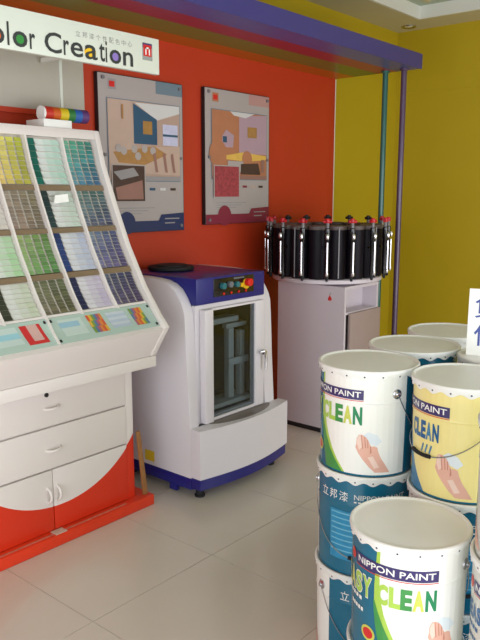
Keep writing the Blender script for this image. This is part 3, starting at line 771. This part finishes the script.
def make_bucket(variant, label, loc, rot):
    t = thing('paint_bucket', label, 'bucket', loc, 'stacked paint buckets', rot)
    off = wloc(t)
    def B(mb, name, m, par, **kw):
        # art is built round the origin: shift into place, rotation comes from the parent
        mb.v = [tuple(Vector(p)+off) for p in mb.v]
        return mb.build(name, m, par, **kw)
    white = {'easy': 'bucket_white', 'cream': 'bucket_cream', 'pale': 'bucket_pale'}[variant]
    basec = {'easy': 'bucket_teal', 'cream': 'bucket_teal', 'pale': 'bucket_pale'}[variant]
    prof = [(.10, .004), (.136, .004), (.1392, 0), (.1398, .002), (.1398, .004), (.1386, .005)]
    prof += [(body_r(z), z) for z in (.05, .12, .19, .2165, .221, .2255)]
    prof += [(.1424, .30), (.140, .302), (.10, .302)]
    B(MB().lathe(prof, seg=48), 'shell', basec, t, smooth=50)
    # lid: dished top, rolled rim, scalloped skirt
    B(MB().lathe([(.0005, .3123), (.06, .3124), (.125, .3125), (.139, .3115), (.1415, .3125), (.1435, .3158), (.1475, .3160), (.1500, .3135)], seg=56, cap=False), 'lid', 'lid_grey', t, smooth=60, fix=False)
    sk = MB(); n = 144; L_ = 18
    for i in range(n):
        a = 2*PI*i/n; w = .5+.5*math.cos(L_*a)
        zb = .2985-.0095*w
        sk.v += [(.1500*math.cos(a), .1500*math.sin(a), .3137), (.1506*math.cos(a), .1506*math.sin(a), .308), (.1478*math.cos(a), .1478*math.sin(a), zb), (.1432*math.cos(a), .1432*math.sin(a), zb+.001), (.1432*math.cos(a), .1432*math.sin(a), .306)]
    for i in range(n):
        j = (i+1) % n
        for q in range(4): sk.face((5*i+q, 5*j+q, 5*j+q+1, 5*i+q+1))
    skirt = B(sk, 'lid_skirt', 'lid_white', t, smooth=60)
    hm = MB()
    for i in range(L_):
        a = 2*PI*i/L_; c_ = Vector((.1487*math.cos(a), .1486*math.sin(a), .2990)); d = Vector((math.cos(a), math.sin(a), -.4)).normalized()
        hm.tube([c_, c_+d*.0012], .0026, 8)
    o = B(hm, 'lug_holes', 'hole', skirt); o['kind'] = 'stuff'
    # printed label
    lb = MB()
    eo = {'easy': 69, 'cream': 85, 'pale': 69}[variant]
    zs = ZS
    le = [8, -3, -11, -17, -22, -25, -27, -27.5, -27]
    gl = [-22, -25, -28, -30.5, -32, -33, -33, -32, -30.5]
    if variant == 'cream': le = [v-8 for v in le]; gl = [v-8 for v in gl]
    if variant == 'pale':
        wstrip(lb, zs, [-100]*9, [eo+15]*9, white, .0006)
    else:
        gc = 'lime_print' if variant == 'easy' else 'light_blue_print'
        wstrip(lb, zs, gl, le, gc, .0006)
        if variant == 'easy': wstrip(lb, zs[:6], [v-1 for v in gl[:6]], [5, -7, -16, -22.5, -28, -32.5], 'green_print', .0009)
        wstrip(lb, zs, le, [eo+15]*9, white, .0006)
    wpoly(lb, [(-60, .2295), (29.5, .2295), (29.5, .2585), (-60, .2585)], 'navy_print', .0014)
    wpoly(lb, [(-60, .2255), (29.5, .2255), (29.5, .2275), (-60, .2275)], 'red_print', .0018)
    wtext(lb, 'NIPPON PAINT', -56, 26.5, .2365, .2535, 'white_print', .0020, .015)
    wpoly(lb, [(-67+5.0*math.cos(2*PI*i/20), .245+.0145*math.sin(2*PI*i/20)) for i in range(20)], 'red_print', .0016)
    if variant == 'easy':
        for ch, d0, m in zip('EASY', (-88, -74, -61, -48), ('yelgreen_print', 'yelgreen_print', 'lime_print', 'lime_print')):
            wtext(lb, ch, d0-.8, d0+12.3, .1525, .2115, 'white_print', .0012, .07); wtext(lb, ch, d0, d0+11.5, .155, .209, m, .0016, .04)
        for ch, d0, m in zip('CLEAN', (-29, -17, -6, 5.5, 17.5), ('lime_print', 'lime_print', 'green_print', 'yelgreen_print', 'dkgreen_print')):
            wtext(lb, ch, d0, d0+11, .155, .209, m, .0016, .05)
    else:
        for ch, d0 in zip('EASY', (-70, -61, -52, -43)): wtext(lb, ch, d0, d0+8, .160, .203, 'blue_print', .0016, .05)
        for ch, d0, m in zip('CLEAN', (-24, -15.5, -7, 1.5, 10.5), ('blue_print', 'blue_print', 'blue_print', 'light_blue_print', 'blue_print')):
            wtext(lb, ch, d0, d0+8, .156, .206, m, .0016, .05)
        if variant == 'cream':
            for i in range(3): wpoly(lb, [(-6+6*i, .120), (-4+6*i, .118), (-1+6*i, .142), (-3+6*i, .144)], 'light_blue_print', .0016)
    # small unreadable print lines
    for i, (a, b, z) in enumerate(((-78, -48, .138), (-70, -46, .110))):
        for q in range(5):
            w = (b-a)/5; wpoly(lb, [(a+w*q, z), (a+w*q+w*.72, z), (a+w*q+w*.72, z+.010), (a+w*q, z+.010)], 'white_print' if variant != 'pale' else 'blue_print', .0014)
    wpoly(lb, [(-40+9*math.cos(2*PI*i/20), .062+.020*math.sin(2*PI*i/20)) for i in range(20)], 'yelgreen_print', .0014)
    wpoly(lb, [(-40+6.5*math.cos(2*PI*i/20), .062+.014*math.sin(2*PI*i/20)) for i in range(20)], 'red_print', .0017)
    # hand with forearm, as printed
    h0 = 0 if variant == 'easy' else -6
    wpoly(lb, [(h0+28, .122), (h0+36, .136), (h0+46, .128), (h0+52, .108), (h0+46, .094), (h0+36, .104)], 'sky_pale_print' if variant != 'pale' else 'pale_green_print', .0010)
    hand = [(45, .014), (38, .030), (31, .050), (25, .070), (21.5, .088), (22.5, .100), (22.8, .116), (25, .126), (28.5, .1275), (31.5, .124), (34, .119), (36.5, .110), (38, .100),
            (40, .093), (43.5, .094), (47, .090), (47.5, .083), (49, .072), (52, .056), (57, .038), (63, .014)]
    wpoly(lb, [(h0+d, z) for d, z in hand], 'skin_print', .0014)
    for pts in (((27.8, .125), (28.5, .125), (30.5, .086), (29.5, .086)), ((31.6, .122), (32.4, .121), (33.8, .088), (32.8, .088)), ((35.2, .113), (35.9, .112), (36.6, .088), (35.6, .088)), ((38.5, .094), (39.3, .094), (40.5, .076), (38.5, .070))):
        wpoly(lb, [(h0+d, z) for d, z in pts], 'skin_line_print', .0017)
    wpoly(lb, [(h0+d, z) for d, z in ((23.2, .100), (23.4, .115), (25.4, .1245), (27.4, .1245), (29, .09), (26, .082))], 'skin_light_print', .0017)
    wpoly(lb, [(h0+d, z) for d, z in ((36, .060), (42, .064), (50, .030), (44, .026))], 'skin_light_print', .0017)
    # back of the bucket
    b0 = eo+32
    if variant != 'pale':
        for i, ch in enumerate('立邦漆'): wtext(lb, ch, b0+i*14.5, b0+i*14.5+11.5, .232, .262, 'white_print', .0012)
        wtext(lb, 'NIPPON PAINT', b0+48, b0+112, .2425, .2585, 'white_print', .0012)
        for q in range(9): wpoly(lb, [(b0+48+q*5, .2335), (b0+51+q*5, .2335), (b0+51+q*5, .2375), (b0+48+q*5, .2375)], 'white_print', .0022)
        wpoly(lb, [(b0+16, .045), (b0+70, .045), (b0+70, .200), (b0+16, .200)], 'blue_box_print', .0008)
        for q in range(8): wpoly(lb, [(b0+18, .190-q*.017), (b0+(66 if q % 3 else 50), .190-q*.017), (b0+(66 if q % 3 else 50), .194-q*.017), (b0+18, .194-q*.017)], 'sky_print', .0012)
    B(lb, 'label', None, t, fix=False)
    # ears and bail
    for s in (0, 180):
        a = R(eo+s-90); u = Vector((math.cos(a), math.sin(a), 0)); c_ = u*.1415+Vector((0, 0, .246))
        e = B(MB().tube([c_, c_+u*.003, c_+u*.0065], [.0145, .0145, .010], 18), 'ear', 'steel', t, smooth=40)
        B(MB().tube([c_+u*.0062, c_+u*.0075, c_+u*.0112, c_+u*.0118], [.006, .0045, .0062, .004], 12), 'ear_rivet', 'chrome', e, smooth=40)
    drop = .135 if variant == 'cream' else .19
    mid = eo+90 if variant != 'cream' else eo-90
    pts = []
    for i in range(37):
        f = -1+2*i/36; a = R(mid+90*f-90); z = .246-drop*(1-abs(f)**2.3)
        r = .1500 if abs(f) > .985 else .1462
        pts.append((r*math.cos(a), r*math.sin(a), z))
    bl = B(MB().tube(pts, .0016, 6), 'bail_wire', 'steel', t, smooth=60)
    B(MB().tube(pts[15:22], .0055, 10), 'bail_grip', 'rubber', bl, smooth=60)
    return t
def copy_tree(o, parent=None):
    c = o.copy(); C.objects.link(c); c.parent = parent
    for ch in list(o.children): copy_tree(ch, c)
    return c
PROTO = {}
def bucket(variant, x, y, level, facing, label):
    """facing: degrees from the camera-facing direction to the label centre, positive to the viewer's right"""
    rot = math.atan2(-y, -x)+PI/2+R(facing)
    if variant not in PROTO:
        PROTO[variant] = make_bucket(variant, label, (0, 0, 0), 0); t = PROTO[variant]
    else:
        t = copy_tree(PROTO[variant])
    t['label'] = label; t.location = (x, y, level*BH); t.rotation_euler = (0, 0, rot)
A_, B_, C_, D_, E_, F_, H_ = (1.846, 1.058), (1.552, .757), (1.858, .756), (2.158, 1.066), (2.461, 1.078), (2.176, .760), (1.582, .452)
bucket('easy', *A_, 2, -34, 'white easy clean paint bucket on top of the leftmost stack')
bucket('easy', *A_, 1, -161, 'teal side of a paint bucket with wire handle, middle of the leftmost stack')
bucket('easy', *A_, 0, -127, 'paint bucket on the floor at the bottom of the leftmost stack')
bucket('easy', *B_, 1, 0, 'white and teal easy clean paint bucket in front, its lid lowest in view')
bucket('easy', *B_, 0, 20, 'paint bucket on the floor under the front easy clean bucket')
bucket('cream', *C_, 2, -45, 'cream yellow paint bucket with blue lettering on top of its stack')
bucket('easy', *C_, 1, -150, 'teal paint bucket directly beneath the cream yellow bucket')
bucket('easy', *C_, 0, -120, 'paint bucket on the floor at the bottom of the cream bucket stack')
bucket('easy', *D_, 2, 170, 'blue sided bucket with grey lid just behind the leftmost stack')
bucket('easy', *D_, 1, 160, 'middle bucket of the stack just behind the leftmost stack')
bucket('easy', *D_, 0, 150, 'bottom bucket of the stack just behind the leftmost stack')
bucket('easy', *E_, 2, 0, 'farthest white rimmed paint bucket, its lid highest in the picture')
bucket('easy', *E_, 1, 120, 'middle bucket of the farthest stack')
bucket('easy', *E_, 0, 140, 'bottom bucket of the farthest stack')
bucket('pale', *F_, 2, 30, 'grey lidded bucket under the blue lettered card, behind the cream bucket')
bucket('easy', *F_, 1, 120, 'middle bucket of the stack under the blue lettered card')
bucket('easy', *F_, 0, 140, 'bottom bucket of the stack under the blue lettered card')
bucket('pale', *H_, 2, -120, 'pale grey bucket cut off by the right picture edge, above another')
bucket('pale', *H_, 1, -6, 'pale bucket with red round logo at the lower right picture edge')
bucket('easy', *H_, 0, 30, 'floor bucket at the bottom of the stack on the right picture edge')

# price card standing on the rear bucket lid
fx, fy = F_
a = math.atan2(-fy, -fx)+PI/2      # local -Y towards the camera
pc = thing('price_card', 'white folded card with blue characters standing on a bucket lid', 'card', (fx, fy, 2*BH+.3128), rotz=a)
o0 = wloc(pc)
def PCB(mb, name, m, **kw):
    mb.v = [tuple(Vector(p)+o0) for p in mb.v]; return mb.build(name, m, pc, **kw)
x0, x1 = -.124, .112
PCB(MB().prism([(-.020, 0), (-.0185, 0), (.0085, .205), (.007, .205)], 'x', x0, x1), 'front_leaf', 'paper')
PCB(MB().prism([(.034, 0), (.0355, 0), (.0100, .205), (.0086, .205)], 'x', x0, x1), 'back_leaf', 'paper')
def ctext(ch, xa, xb, za, zb):
    V, F, _ = glyphs(ch, .004); m_ = MB()
    for u, v in V:
        z = za+v*(zb-za); m_.v.append((xa+u*(xb-xa), -.0206+.0270*z/.205, z))
    for f in F: m_.face(f)
    PCB(m_, 'character', 'price_blue', fix=False)
ctext('負', -.106, -.022, .116, .186); ctext('價', -.104, -.020, .030, .102)
